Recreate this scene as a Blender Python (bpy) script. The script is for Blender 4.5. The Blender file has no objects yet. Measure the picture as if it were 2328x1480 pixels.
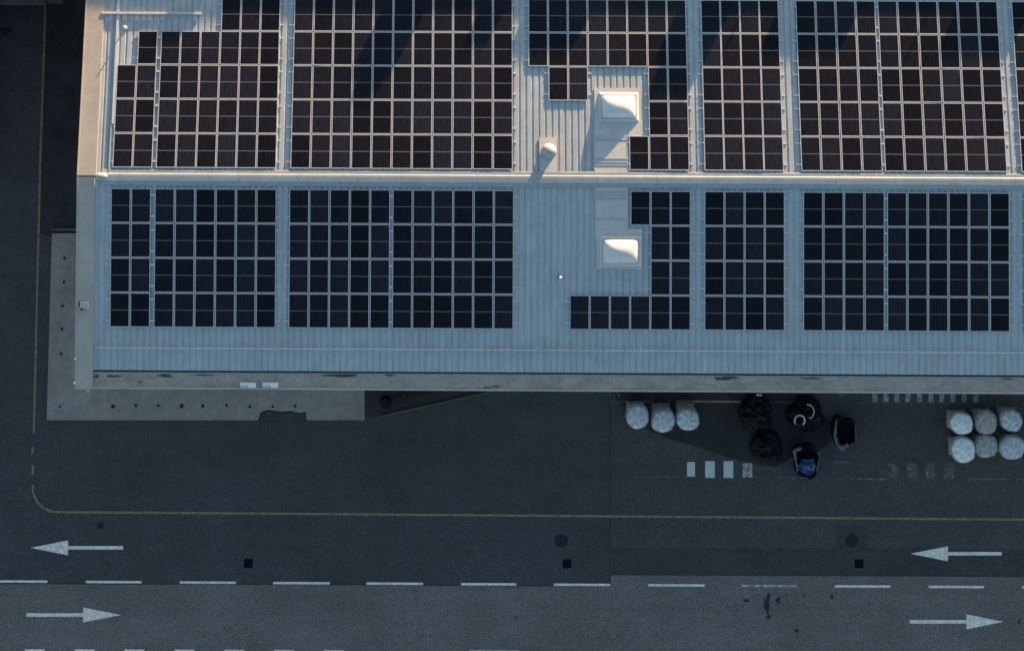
import bpy, math, random
from mathutils import Vector, Matrix, Euler, noise as mnoise
R = math.radians
random.seed(7)
sc = bpy.context.scene
C = sc.collection

# ------------------------------------------------------------------ camera
W, H = 2328.0, 1480.0                     # photograph size, pixels
F, CX, CY = 3611.9, 1042.8, -94.1         # focal length and principal point, pixels
EYE = Vector((0.0, 2.4234, 89.568))
ROT = Euler((0.107842, 0.0035317, 0.0050468), 'XYZ')
cam_d = bpy.data.cameras.new('camera')
cam_d.sensor_fit = 'HORIZONTAL'; cam_d.sensor_width = 36.0
cam_d.lens = F / W * 36.0
cam_d.shift_x = (W / 2 - CX) / W
cam_d.shift_y = (CY - H / 2) / W
cam_d.clip_start = 1.0; cam_d.clip_end = 2000
cam = bpy.data.objects.new('camera', cam_d); C.objects.link(cam)
cam.location = EYE; cam.rotation_euler = ROT
sc.camera = cam

# ------------------------------------------------------------------ light
SUN_EL, SUN_AZ = R(2.84), R(27)           # low sun, from the upper right of the picture
world = bpy.data.worlds.new('World'); sc.world = world; world.use_nodes = True
nt = world.node_tree
sky = nt.nodes.new('ShaderNodeTexSky'); sky.sky_type = 'NISHITA'
sky.sun_disc = False; sky.sun_elevation = SUN_EL; sky.sun_rotation = SUN_AZ
sky.air_density = 0.85; sky.dust_density = 0.5; sky.ozone_density = 1.15
bg = nt.nodes['Background']; bg.inputs['Strength'].default_value = 0.12
nt.links.new(sky.outputs[0], bg.inputs['Color'])
sd = bpy.data.lights.new('sun', 'SUN'); sd.energy = 4.4; sd.angle = R(0.5); sd.color = (1.0, 0.62, 0.33)
sun = bpy.data.objects.new('sun', sd); C.objects.link(sun)
sdir = Vector((math.sin(SUN_AZ) * math.cos(SUN_EL), math.cos(SUN_AZ) * math.cos(SUN_EL), math.sin(SUN_EL)))
sun.rotation_euler = sdir.to_track_quat('Z', 'Y').to_euler(); sun.location = (30, 60, 40)
vs = sc.view_settings
vs.view_transform = 'Standard'; vs.look = 'None'; vs.gamma = 1.0; vs.use_curve_mapping = False
vs.exposure = 2.4

# ------------------------------------------------------------------ frames of reference
PITCH = R(4.895); RIDGE = 7.622
RM = ROT.to_matrix()
def ray(px, py): return RM @ Vector(((px - CX) / F, (CY - py) / F, -1.0))
def at(px, py, z=0.0):
    d = ray(px, py); k = (z - EYE.z) / d.z
    return EYE + d * k
def slope_frame(up):       # up=True: the slope that falls away northwards; local y always points north
    rx = -PITCH if up else PITCH
    return Matrix.Translation((0, 0, RIDGE)) @ Matrix.Rotation(rx, 4, 'X')
FR = {True: slope_frame(True), False: slope_frame(False)}
def on(px, py, up, dz=0.0):   # picture point -> (x, t) in a slope's own frame
    M = FR[up].inverted(); o = M @ EYE; d = M.to_3x3() @ ray(px, py)
    k = (dz - o.z) / d.z
    p = o + d * k
    return p.x, p.y

# ------------------------------------------------------------------ materials
def mat(name, col, rough=0.6, metal=0.0, spec=0.5):
    m = bpy.data.materials.new(name); m.use_nodes = True
    b = m.node_tree.nodes['Principled BSDF']
    b.inputs['Base Color'].default_value = (*col, 1); b.inputs['Roughness'].default_value = rough
    b.inputs['Metallic'].default_value = metal; b.inputs['Specular IOR Level'].default_value = spec
    return m
def N(m, t, **kw):
    n = m.node_tree.nodes.new(t)
    for k, v in kw.items():
        if k in n.inputs: n.inputs[k].default_value = v
        else: setattr(n, k, v)
    return n
def L(m, a, b): m.node_tree.links.new(a, b)
def bsdf(m): return m.node_tree.nodes['Principled BSDF']
def ramp(m, fac, stops):
    r = N(m, 'ShaderNodeValToRGB'); L(m, fac, r.inputs[0])
    e = r.color_ramp.elements
    while len(e) < len(stops): e.new(0.5)
    for i, (p, c) in enumerate(stops):
        e[i].position = p; e[i].color = (*c, 1) if len(c) == 3 else c
    return r.outputs[0]
def noise(m, scale, detail=3, rough=0.6, sx=1, sy=1, sz=1, gen='Object'):
    tc = N(m, 'ShaderNodeTexCoord'); mp = N(m, 'ShaderNodeMapping'); mp.inputs['Scale'].default_value = (sx, sy, sz)
    L(m, tc.outputs[gen], mp.inputs[0])
    n = N(m, 'ShaderNodeTexNoise'); n.inputs['Scale'].default_value = scale
    n.inputs['Detail'].default_value = detail; n.inputs['Roughness'].default_value = rough
    L(m, mp.outputs[0], n.inputs['Vector']); return n.outputs['Fac']
def mul(m, a, b, f=1.0, mode='MULTIPLY'):
    x = N(m, 'ShaderNodeMix', data_type='RGBA', blend_type=mode); x.inputs[0].default_value = f
    L(m, a, x.inputs[6])
    if isinstance(b, tuple): x.inputs[7].default_value = (*b, 1)
    else: L(m, b, x.inputs[7])
    return x.outputs[2]
def mixf(m, fac, a, b):
    x = N(m, 'ShaderNodeMix', data_type='RGBA'); L(m, fac, x.inputs[0])
    for s, i in ((a, 6), (b, 7)):
        if isinstance(s, tuple): x.inputs[i].default_value = (*s, 1)
        else: L(m, s, x.inputs[i])
    return x.outputs[2]
def g(v): return (v, v, v)
def textured(name, col, rough=0.6, layers=((6, .85, 1.12), (0.35, .9, 1.1)), metal=0.0, spec=0.5, bump=0, bscale=40):
    m = mat(name, col, rough, metal, spec)
    out = None
    rgb = N(m, 'ShaderNodeRGB'); rgb.outputs[0].default_value = (*col, 1); out = rgb.outputs[0]
    for ly in layers:
        s, lo, hi = ly[:3]; st = ly[3] if len(ly) > 3 else (1, 1, 1)
        n = noise(m, s, 4, .65, *st)
        out = mul(m, out, ramp(m, n, [(0.3, g(lo)), (0.7, g(hi))]))
    L(m, out, bsdf(m).inputs['Base Color'])
    if bump:
        bn = N(m, 'ShaderNodeBump'); bn.inputs['Strength'].default_value = bump; bn.inputs['Distance'].default_value = .01
        L(m, noise(m, bscale, 3), bn.inputs['Height']); L(m, bn.outputs[0], bsdf(m).inputs['Normal'])
    return m

M = {}
ASPH = (.056, .056, .062)
asph_layers = ((13, .30, 1.75), (30, .6, 1.4), (3.2, .86, 1.14), (.5, .88, 1.12), (.09, .84, 1.16), (1.0, .94, 1.06, (.06, 1, 1)))
M['asphalt'] = textured('asphalt', ASPH, .85, asph_layers, spec=.25, bump=.3)
M['road'] = textured('road_asphalt', (.134, .125, .124), .85, ((13, .38, 1.65), (30, .65, 1.35), (3, .88, 1.12), (.25, .86, 1.14), (1.0, .92, 1.09, (.05, 1, 1))), spec=.25, bump=.3)
M['asphalt_old'] = textured('old_asphalt', (.061, .061, .065), .85, asph_layers, spec=.25, bump=.3)
M['asphalt_dark'] = textured('dark_asphalt_strip', (.046, .047, .052), .85, asph_layers, spec=.25, bump=.3)
M['yard_dark'] = textured('dark_yard_asphalt', (.022, .023, .026), .75, ((14, .6, 1.4), (1.2, .7, 1.3), (.4, .7, 1.25)), spec=.3, bump=.3)
M['hall_shade'] = textured('shaded_asphalt', (.034, .034, .039), .85, ((13, .4, 1.6), (.8, .7, 1.3), (.3, .8, 1.2)), spec=.2, bump=.3)  # asphalt with the shade beside the hall put into its colour
M['joint'] = textured('bitumen_joint', (.020, .021, .022), .7, ((5, .6, 1.5),))
M['oil'] = textured('oil_stain', (.014, .014, .016), .8, ((9, .5, 1.6),))
M['concrete'] = textured('pale_concrete', (.275, .25, .235), .9, ((14, .8, 1.2), (2.2, .86, 1.12), (.5, .86, 1.12)), spec=.2, bump=.3)
M['kerb'] = textured('kerb_concrete', (.12, .118, .115), .9, ((10, .7, 1.25), (1, .85, 1.1)), spec=.2)
M['white'] = textured('white_road_paint', (.92, .87, .80), .7, ((14, .80, 1.10), (2.5, .86, 1.08), (5, .70, 1.04), (30, .75, 1.1)), spec=.3)
M['roof'] = textured('coated_steel_roof', (.325, .38, .42), .5, ((9, .90, 1.09, (1, .10, 1)), (13, .86, 1.14), (1.1, .92, 1.08), (.18, .94, 1.06), (2.5, .93, 1.06, (1, .12, 1))), spec=.4)
M['flash'] = textured('smooth_steel_flashing', (.28, .33, .37), .5, ((5, .90, 1.08), (.8, .90, 1.08), (14, .88, 1.12)), spec=.4)
M['sheet'] = textured('pale_flashing_sheet', (.43, .45, .46), .45, ((5, .93, 1.06), (.8, .93, 1.06), (26, .94, 1.06)), spec=.4)
M['coping'] = textured('beige_coping_metal', (.355, .345, .32), .55, ((20, .93, 1.07), (1.3, .9, 1.08), (.3, .93, 1.05)), spec=.35)
M['parapet'] = textured('grey_parapet_membrane', (.29, .275, .255), .75, ((16, .80, 1.18), (2.2, .80, 1.14, (.4, 1, 1)), (5, .85, 1.1), (.6, .9, 1.1)), spec=.3)
M['gutter'] = textured('dark_gutter', (.05, .055, .06), .6, ((4, .6, 1.3),))
M['wall'] = textured('wall_cladding', (.28, .29, .30), .7, ((2, .9, 1.1),))
M['alu'] = textured('aluminium_frame', (.44, .465, .49), .38, ((6, .9, 1.08),), spec=.6)
M['rail'] = textured('galvanised_rail', (.60, .64, .68), .35, ((12, .85, 1.1),), metal=.3)
M['moss'] = textured('black_moss', (.035, .032, .028), .95, ((12, .4, 2.2), (3, .6, 1.5)))
M['soil'] = textured('dark_soil', (.026, .026, .027), .95, ((9, .5, 1.7),))
M['leaf'] = textured('dark_leaves', (.030, .034, .022), .8, ((7, .5, 1.5),))
M['iron'] = textured('cast_iron', (.005, .005, .006), .8, ((18, .6, 1.6),), spec=.12)
M['cover'] = textured('dull_cast_iron', (.024, .025, .028), .85, ((16, .5, 1.6),), spec=.2)
M['dome'] = textured('opal_acrylic', (.56, .58, .61), .4, ((7, .92, 1.05), (1.5, .93, 1.05)))
M['blackplastic'] = textured('black_film', (.003, .004, .007), .6, ((5, .6, 1.5),), bump=.5, bscale=9, spec=.18)
M['rubber'] = textured('black_rubber', (.004, .004, .005), .8, ((9, .6, 1.5),), spec=.1)
M['bluefilm'] = textured('blue_film', (.020, .055, .15), .3, ((4, .4, 1.9),), bump=.9, bscale=8)
M['blueedge'] = textured('blue_grey_film', (.03, .065, .11), .35, ((4, .35, 2.0),), bump=.8, bscale=8)
M['zinc'] = textured('zinc_ring', (.42, .45, .48), .35, ((5, .5, 1.3),), metal=.4)
M['wood'] = textured('weathered_wood', (.17, .155, .135), .9, ((5, .7, 1.2, (1, 8, 1)),))
M['glassy'] = mat('lamp_glass', (.30, .42, .55), .12)
M['lampwhite'] = mat('white_enamel', (.66, .64, .60), .3)
M['paleplastic'] = mat('pale_plastic', (.36, .38, .38), .4)

def worn(name, col, under, lo, hi, scale=7):
    m = mat(name, col, .8, spec=.25)
    rgb = N(m, 'ShaderNodeRGB'); rgb.outputs[0].default_value = (*col, 1)
    n = noise(m, scale, 5, .7)
    f = ramp(m, n, [(lo, g(0)), (hi, g(1))])
    n2 = ramp(m, noise(m, 14, 3), [(.3, g(.7)), (.7, g(1.3))])
    L(m, mul(m, mixf(m, f, under, col), n2), bsdf(m).inputs['Base Color']); return m
M['yellow'] = worn('worn_yellow_paint', (.29, .225, .10), ASPH, .25, .6, 5)
M['yellow_faint'] = worn('faint_yellow_paint', (.13, .11, .06), ASPH, .40, .62, 3)
M['white_worn'] = worn('worn_white_paint', (.50, .52, .51), (.12, .12, .12), .38, .62, 3.5)
M['white_gone'] = worn('almost_gone_white_paint', (.19, .20, .20), (.055, .056, .058), .44, .62, 4)
M['block'] = worn('dirty_white_block_paint', (.52, .53, .52), (.055, .056, .058), .12, .42, 6)
M['zebra'] = worn('dirty_white_paint', (.34, .36, .37), (.055, .056, .058), .28, .6, 4)

# solar cells: dark glass with the pale centre seam and faint busbars of half-cut modules
m = mat('solar_cells', (.012, .013, .016), .30); m_ = m
bsdf(m).inputs['IOR'].default_value = 1.20
tc = N(m, 'ShaderNodeTexCoord'); sp = N(m, 'ShaderNodeSeparateXYZ'); L(m, tc.outputs['Object'], sp.inputs[0])
ab = N(m, 'ShaderNodeMath', operation='ABSOLUTE'); L(m, sp.outputs['Y'], ab.inputs[0])
seam = N(m, 'ShaderNodeMath', operation='LESS_THAN'); L(m, ab.outputs[0], seam.inputs[0]); seam.inputs[1].default_value = .022
fx = N(m, 'ShaderNodeMath', operation='MULTIPLY'); L(m, sp.outputs['X'], fx.inputs[0]); fx.inputs[1].default_value = 6 / .91
fr = N(m, 'ShaderNodeMath', operation='FRACT'); L(m, fx.outputs[0], fr.inputs[0])
ln = N(m, 'ShaderNodeMath', operation='LESS_THAN'); L(m, fr.outputs[0], ln.inputs[0]); ln.inputs[1].default_value = .14
oi = N(m, 'ShaderNodeObjectInfo')
rv = ramp(m, oi.outputs['Random'], [(0, g(.6)), (1, g(1.5))])
wn = ramp(m, noise(m, 34, 3, .8, 1, .06, 1), [(.35, g(.5)), (.68, g(2.0))])
base = mixf(m, ln.outputs[0], (.0072, .0085, .0135), (.016, .0172, .0235))
base = mul(m, mul(m, base, wn), rv)
L(m, mixf(m, seam.outputs[0], base, (.105, .11, .125)), bsdf(m).inputs['Base Color'])
M['cells'] = m

# bulk bags: white woven film, blotchy where the contents press through
def bagmat(name, a, b):
    m = mat(name, a, .6)
    n = ramp(m, noise(m, 7.5, 5, .75), [(.40, g(0)), (.60, g(1))])
    L(m, mixf(m, n, b, a), bsdf(m).inputs['Base Color'])
    bn = N(m, 'ShaderNodeBump'); bn.inputs['Strength'].default_value = .9; bn.inputs['Distance'].default_value = .025
    L(m, noise(m, 7, 4), bn.inputs['Height']); L(m, bn.outputs[0], bsdf(m).inputs['Normal']); return m
M['bag_white'] = bagmat('white_bag_film', (.88, .89, .88), (.52, .58, .64))
M['bag_pale'] = bagmat('pale_bag_film', (.62, .65, .68), (.30, .35, .41))
M['bag_grey'] = bagmat('grey_bag_film', (.47, .45, .42), (.24, .24, .24))
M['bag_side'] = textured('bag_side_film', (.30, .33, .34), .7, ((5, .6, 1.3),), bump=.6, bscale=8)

# ------------------------------------------------------------------ mesh helpers
class MB:
    def __init__(s): s.v = []; s.f = []
    def add(s, vs, fs):
        o = len(s.v); s.v += [tuple(v) for v in vs]; s.f += [tuple(i + o for i in f) for f in fs]; return s
    def box(s, x0, x1, y0, y1, z0, z1, M4=None):
        vs = [Vector((x, y, z)) for z in (z0, z1) for y in (y0, y1) for x in (x0, x1)]
        if M4: vs = [M4 @ v for v in vs]
        return s.add(vs, [(0, 2, 3, 1), (4, 5, 7, 6), (0, 1, 5, 4), (2, 6, 7, 3), (0, 4, 6, 2), (1, 3, 7, 5)])
    def prof(s, pts, x0, x1, axis='x', close=False):   # profile of (a, z) swept along an axis
        n = len(pts); vs = []
        for e in (x0, x1):
            for a, z in pts: vs.append((e, a, z) if axis == 'x' else (a, e, z))
        fs = [(i, i + 1, n + i + 1, n + i) for i in range(n - 1)]
        if axis == 'y': fs = [f[::-1] for f in fs]
        if close: fs += [(n - 1, 0, n, 2 * n - 1), tuple(range(n))[::-1], tuple(range(n, 2 * n))]
        return s.add(vs, fs)
    def tube(s, pts, r, n=8, cap=True):
        pts = [Vector(p) for p in pts]; rings = []
        rr = r if isinstance(r, (list, tuple)) else [r] * len(pts)
        for i, p in enumerate(pts):
            d = (pts[min(i + 1, len(pts) - 1)] - pts[max(i - 1, 0)]).normalized()
            a = Vector((0, 0, 1)) if abs(d.z) < .9 else Vector((1, 0, 0))
            u = d.cross(a).normalized(); w = d.cross(u)
            rings.append([p + (u * math.cos(2 * math.pi * k / n) + w * math.sin(2 * math.pi * k / n)) * rr[i] for k in range(n)])
        vs = [v for ring in rings for v in ring]; fs = []
        for i in range(len(pts) - 1):
            for k in range(n):
                fs.append((i * n + k, i * n + (k + 1) % n, (i + 1) * n + (k + 1) % n, (i + 1) * n + k))
        if cap: fs += [tuple(range(n))[::-1], tuple(range((len(pts) - 1) * n, len(pts) * n))]
        return s.add(vs, fs)
    def lathe(s, prof, n=24, fx=None, cx=0, cy=0):   # prof [(r,z)]; fx(angle, r, z)->(x,y,z)
        vs = []; fs = []
        for r, z in prof:
            for k in range(n):
                a = 2 * math.pi * k / n
                vs.append(fx(a, r, z) if fx else (cx + r * math.cos(a), cy + r * math.sin(a), z))
        for i in range(len(prof) - 1):
            for k in range(n):
                fs.append((i * n + k, i * n + (k + 1) % n, (i + 1) * n + (k + 1) % n, (i + 1) * n + k))
        fs += [tuple(range(n))[::-1], tuple(range((len(prof) - 1) * n, len(prof) * n))]
        return s.add(vs, fs)
    def poly(s, pts, z0, z1=None):
        n = len(pts)
        if z1 is None: return s.add([(p[0], p[1], z0) for p in pts], [tuple(range(n))])
        vs = [(p[0], p[1], z0) for p in pts] + [(p[0], p[1], z1) for p in pts]
        return s.add(vs, [tuple(range(n))[::-1], tuple(range(n, 2 * n))] + [(i, (i + 1) % n, n + (i + 1) % n, n + i) for i in range(n)])
    def build(s, name, m, parent=None, smooth=False):
        me = bpy.data.meshes.new(name); me.from_pydata(s.v, [], s.f); me.update()
        me.materials.append(m)
        o = bpy.data.objects.new(name, me); C.objects.link(o)
        import bmesh
        b = bmesh.new(); b.from_mesh(me); bmesh.ops.recalc_face_normals(b, faces=b.faces); b.to_mesh(me); b.free()
        if smooth:
            for p in me.polygons: p.use_smooth = True
        if parent: o.parent = parent
        return o
def up_normals(o):
    for p in o.data.polygons:
        if p.normal.z < 0: p.flip() if hasattr(p, 'flip') else None
    return o
def tag(o, label=None, cat=None, group=None, kind=None):
    if label: o['label'] = label
    if cat: o['category'] = cat
    if group: o['group'] = group
    if kind: o['kind'] = kind
    return o
def empty(name, loc=(0, 0, 0), rot=(0, 0, 0), **kw):
    o = bpy.data.objects.new(name, None); C.objects.link(o); o.location = loc; o.rotation_euler = rot
    o.empty_display_size = .3
    return tag(o, **kw)
def copy(o, parent=None, loc=None):
    c = o.copy(); C.objects.link(c)
    if parent: c.parent = parent
    if loc is not None: c.location = loc
    return c
def blob(cx, cy, rx, ry, n=26, jit=.28, seed=0):
    r = random.Random(seed); ph = [r.uniform(0, 6.28) for _ in range(5)]; pts = []
    for k in range(n):
        a = 2 * math.pi * k / n
        q = 1 + jit * (.5 * math.sin(2 * a + ph[0]) + .4 * math.sin(3 * a + ph[1]) + .35 * math.sin(5 * a + ph[2]) + .3 * math.sin(8 * a + ph[3])) + r.uniform(-.1, .1) * jit
        pts.append((cx + rx * q * math.cos(a), cy + ry * q * math.sin(a)))
    return pts
def pxpoly(pts, z=0.0): return [tuple(at(x, y, z)[:2]) for x, y in pts]
def struct(name, mb, m): return tag(mb.build(name, m), kind='structure')

# ------------------------------------------------------------------ ground, roads, pavement
struct('ground', MB().box(-220, 220, -220, 260, -.5, 0), M['asphalt'])
# newer lower lane, its edge steps up east of the joint
struct('road', MB().poly(pxpoly([(-400, 1325), (600, 1327), (1387, 1332), (1387, 1306), (2900, 1312), (2900, 2100), (-400, 2100)]), .004), M['road'])
struct('road_strip', MB().poly(pxpoly([(1388, 1244), (2900, 1250), (2900, 1312), (1388, 1306)]), .004), M['asphalt_dark'])
struct('yard_surface', MB().poly(pxpoly([(1388, 880), (2900, 880), (2900, 1250), (1388, 1244)]), .004), M['asphalt_old'])
struct('asphalt_joint', MB().poly(pxpoly([(1385.5, 860), (1388.5, 860), (1388.5, 1332), (1385.5, 1332)]), .008), M['joint'])
struct('asphalt_joint', MB().poly(pxpoly([(1388, 1304.5), (2900, 1310), (2900, 1313), (1388, 1307)]), .008), M['joint'])
struct('asphalt_joint', MB().poly(pxpoly([(-300, 1324), (600, 1326), (1387, 1331), (1387, 1333), (600, 1328.5), (-300, 1326.5)]), .008), M['joint'])
struct('asphalt_joint', MB().poly(pxpoly([(1242, 1288), (1244, 1288), (1244, 1330), (1242, 1330)]), .006), M['joint'])
struct('asphalt_patch', MB().poly(pxpoly([(1902, 1195), (1972, 1195), (1972, 1246), (1902, 1245)]), .008), M['asphalt_dark'])
# separate darker asphalt sheet, roughly triangular, in the loading yard
yard_dark = [(1400, 905), (1440, 950), (1480, 982), (1530, 1000), (1590, 1017), (1650, 1038), (1700, 1052), (1765, 1062),
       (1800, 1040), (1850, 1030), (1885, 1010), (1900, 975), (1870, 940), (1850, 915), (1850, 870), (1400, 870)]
struct('dark_patch', MB().poly(pxpoly(yard_dark), .008), M['yard_dark'])
# narrow shade between the yellow line and the hall, painted as darker asphalt
struct('shade_strip', MB().poly(pxpoly([(104, -60), (200, -60), (200, 540), (120, 540), (104, 536), (92, 530), (93, 380), (98, 130)]), .004), M['hall_shade'])
# raised concrete pavement round the corner of the hall
ap = [(118, 531), (200, 531), (200, 860), (828, 860), (829, 955), (697, 955), (694, 936), (680, 938), (660, 934), (640, 936), (612, 931), (600, 934), (592, 938), (586, 955), (106, 955)]
struct('pavement', MB().poly(pxpoly(ap, .12), 0.0, .12), M['concrete'])
struct('asphalt_patch', MB().poly(pxpoly([(584, 957), (590, 942), (612, 933), (640, 938), (660, 937), (690, 935), (700, 957), (690, 964), (600, 960)]), .016, .07), M['asphalt_dark'])
struct('kerb', MB().poly(pxpoly([(118, 520), (200, 520), (200, 525), (118, 525)], .16), 0, .16), M['kerb'])
# planting bed east of the pavement
struct('planting_bed', MB().poly(pxpoly([(834, 880), (1110, 885), (1105, 893), (1000, 917), (870, 944), (836, 948)]), .010), M['soil'])
a, b = at(866, 946), at(1122, 889)
kb = MB(); d = (b - a).normalized(); n_ = Vector((-d.y, d.x, 0)) * .035
kb.poly([tuple((p)[:2]) for p in (a - n_, b - n_, b + n_, a + n_)], 0, .10); struct('kerb', kb, M['kerb'])

# ------------------------------------------------------------------ painted markings
ZM = .014
def marking(name, pts, m, label, cat='road marking', group=None, z=ZM):
    o = MB().poly(pxpoly(pts), z - .004, z).build(name, m)
    return tag(o, label, cat, group)
def stroke(pts, w, m, name, label, group=None, z=ZM):
    P = [at(x, y) for x, y in pts]; l = []; r = []
    for i, p in enumerate(P):
        d = (P[min(i + 1, len(P) - 1)] - P[max(i - 1, 0)]).normalized(); n = Vector((-d.y, d.x, 0)) * w / 2
        l.append((p + n)[:2]); r.append((p - n)[:2])
    mb = MB(); k = len(P)
    mb.add([(x, y, z) for x, y in l + r], [(i, i + 1, k + i + 1, k + i) for i in range(k - 1)])
    return tag(mb.build(name, m), label, 'road marking', group)
dash = [(-19, 108), (195, 322), (409, 537), (621, 750), (833, 962), (1048, 1174), (1259, 1387), (1473, 1602), (1686, 1812), (1898, 2024), (2111, 2237), (2323, 2450)]
for i, (x0, x1) in enumerate(dash):
    y = 1321 + 13.5 * (x0 / 2328.0)
    faded = i == 8
    marking('lane_dash', [(x0, y - 2.8), (x1, y - 2.2), (x1, y + 3.2), (x0, y + 2.6)], M['white_worn'] if faded else M['white'],
            'half worn away white dash of the centre line, above the dark oil stain' if faded else 'long white dash in the broken centre line between the two lanes',
            group=None if faded else 'dashes of the centre line')
for i in range(13):
    x0 = 57 + 113.3 * i; w = 45
    if x0 > 800 : break
    marking('edge_dash', [(x0, 1474.5 + i * .35), (x0 + w, 1474.8 + i * .35), (x0 + w, 1482 + i * .35), (x0, 1482 + i * .35)], M['white'],
            'short white dash of the edge line cut by the bottom of the photo', group='short dashes along the lower road edge')
marking('edge_line', [(1068, 1476.5), (1180, 1477), (1180, 1484), (1068, 1484)], M['white_worn'], 'single long faded white line at the bottom edge right of the short dashes')
def arrow(tip, head, tail, y, lab):
    s = 17; w = 4
    pts = [(tip, y), (head, y + s), (head, y + w), (tail, y + w), (tail, y - w), (head, y - w), (head, y - s)]
    marking('road_arrow', pts, M['white'], lab, group='direction arrows painted on the road')
arrow(70, 155, 280, 1244.5, 'white arrow pointing left beside the rounded corner of the yellow line')
arrow(275, 189, 60, 1397, 'white arrow pointing right in the lower lane, near the left edge of the photo')
arrow(2070, 2155, 2277, 1258, 'white arrow pointing left in the upper lane, right of the square patch with a manhole')
arrow(2281, 2197, 2068, 1412.5, 'white arrow pointing right in the lower lane, in the bottom right corner of the photo')
stroke([(104, -20), (103, 20), (100, 130), (96, 240), (91.5, 370), (88, 520), (84, 690), (80, 860), (77, 984)], .12, M['yellow'], 'yellow_line', 'thin worn yellow line running down the lane left of the building')
for y0, y1 in ((1016, 1031), (1057, 1079)):
    stroke([(75, y0), (74, y1)], .12, M['yellow'], 'yellow_dash', 'short yellow dash in the gap above the rounded corner', 'yellow dashes above the corner')
cor = [(74.5, 1102)] + [(74.5 + 56 * (1 - math.cos(t)), 1108 + 55.5 * math.sin(t)) for t in [R(a) for a in range(6, 91, 7)]]
stroke(cor + [(700, 1167.5), (1200, 1171.5), (1700, 1175.5), (2328, 1180.5), (2700, 1183.5)], .12, M['yellow'], 'yellow_line', 'long thin yellow line that rounds the corner and runs right above the lane arrows')
stroke([(1386, 890), (1386, 912), (1480, 912.5)], .10, M['yellow_faint'], 'yellow_line', 'faint yellow corner line under the wall left of the three bags', z=.018)
stroke([(1540, 912), (1684, 913)], .12, M['yellow'], 'yellow_line', 'bright yellow line beside the group of three bags', z=.018)
stroke([(1750, 914), (2330, 916.5)], .08, M['yellow_faint'], 'yellow_line', 'faint yellow line under the striped crossing at the wall', z=.018)
stroke([(1440, 1084), (1560, 1085)], .09, M['yellow_faint'], 'bay_line', 'faint line left of the four white blocks', z=.012)
stroke([(1567, 1015), (1566, 1048)], .09, M['yellow_faint'], 'bay_line', 'faint upright line above the leftmost white block', z=.012)
stroke([(1772, 1085), (1828, 1085.5)], .08, M['white_gone'], 'bay_line', 'faint pale line left of the heap with blue film', z=.018)
stroke([(1900, 1088), (2020, 1089)], .08, M['white_gone'], 'bay_line', 'faint pale line left of the four rubbed out blocks', z=.018)
stroke([(1895, 1050), (1932, 1050.5)], .08, M['white_gone'], 'bay_line', 'short faint pale line right of the heap with blue film', z=.018)
stroke([(2200, 1089), (2400, 1090)], .07, M['white_gone'], 'bay_line', 'barely visible line under the six bags', z=.018)
for i, x in enumerate([1983, 2008.5, 2033, 2058.5, 2084.5, 2111, 2135, 2160.5, 2186.5, 2213]):
    marking('crossing_stripe', [(x, 870), (x + 11.5, 870), (x + 11.5, 914), (x, 914)], M['zebra'], 'short pale stripe of the crossing that comes out from under the wall', group='stripes of the crossing at the wall', z=.012)
for i, (x, w, y0, y1, mm, lab) in enumerate([
        (1562, 18, 1050, 1083, 'block', 'white painted block below the faint upright line, first of the four'),
        (1603, 22, 1048, 1086, 'block', 'white painted block, second of the four, the cleanest one'),
        (1645, 22, 1048, 1086, 'block', 'white painted block, third of the four'),
        (1688, 22, 1052, 1085, 'white_worn', 'white painted block partly rubbed away beside the black heap')]):
    marking('painted_block', [(x, y0), (x + w, y0), (x + w, y1), (x, y1)], M[mm], lab, group='white blocks painted in the yard')
q = lambda x0, x1, y0, y1: [(x0, y0), (x1, y0), (x1, y1), (x0, y1)]
M['ghost'] = worn('ghost_of_white_paint', (.15, .155, .155), (.060, .062, .064), .36, .68, 5)
for x, solid, lab in ((2020, [q(2020, 2042, 1053, 1070), q(2020, 2027, 1070, 1089), q(2033, 2042, 1082, 1089)], 'rubbed out block, the most complete of the faded four'),
        (2062, [q(2062, 2077, 1059, 1066), q(2062, 2069, 1066, 1073)], 'rubbed out block with a hook shaped remnant, second of the faded four'),
        (2103, [q(2103, 2109, 1053, 1089), q(2120, 2126, 1074, 1089)], 'rubbed out block with two upright remnants, third of the faded four'),
        (2147, [q(2148, 2153, 1057, 1087), q(2163, 2168, 1057, 1087)], 'rubbed out block reduced to a hollow frame, next to the lower bags')):
    e_ = empty('painted_block', label=lab, cat='road marking', group='rubbed out blocks painted in the yard')
    MB().poly(pxpoly(q(x, x + 22, 1053, 1089)), .011).build('paint_ghost', M['ghost'], e_)
    for pl in solid: MB().poly(pxpoly(pl), .015).build('paint_remnant', M['white_gone'], e_)
# oil stains
st = random.Random(3)
for k, (x, y, rx, ry) in enumerate([(1744, 1372, 7, 17), (1769, 1364, 4, 9), (1747, 1402, 5, 4), (1697, 1364, 5, 4), (1811, 1433, 3, 5), (1891, 1356, 4, 4),
                      (2316, 1413, 3, 4), (1173, 1403, 3, 3),
                      (14, 72, 12, 13), (1722, 950, 15, 17)]):
    p = at(x, y); c = .0246
    struct('oil_stain', MB().poly(blob(p.x, p.y, rx * c, ry * c, 22, .5, k), .020), M['oil'])
# fine drops scattered round the big stain
mb = MB()
for k in range(50):
    x = st.gauss(1760, 90); y = st.gauss(1372, 22)
    if y < 1340: continue
    p = at(x, y); mb.poly(blob(p.x, p.y, st.uniform(.015, .05), st.uniform(.015, .045), 9, .5, k + 50), .012)
struct('oil_drops', mb, M['oil'])

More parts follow.
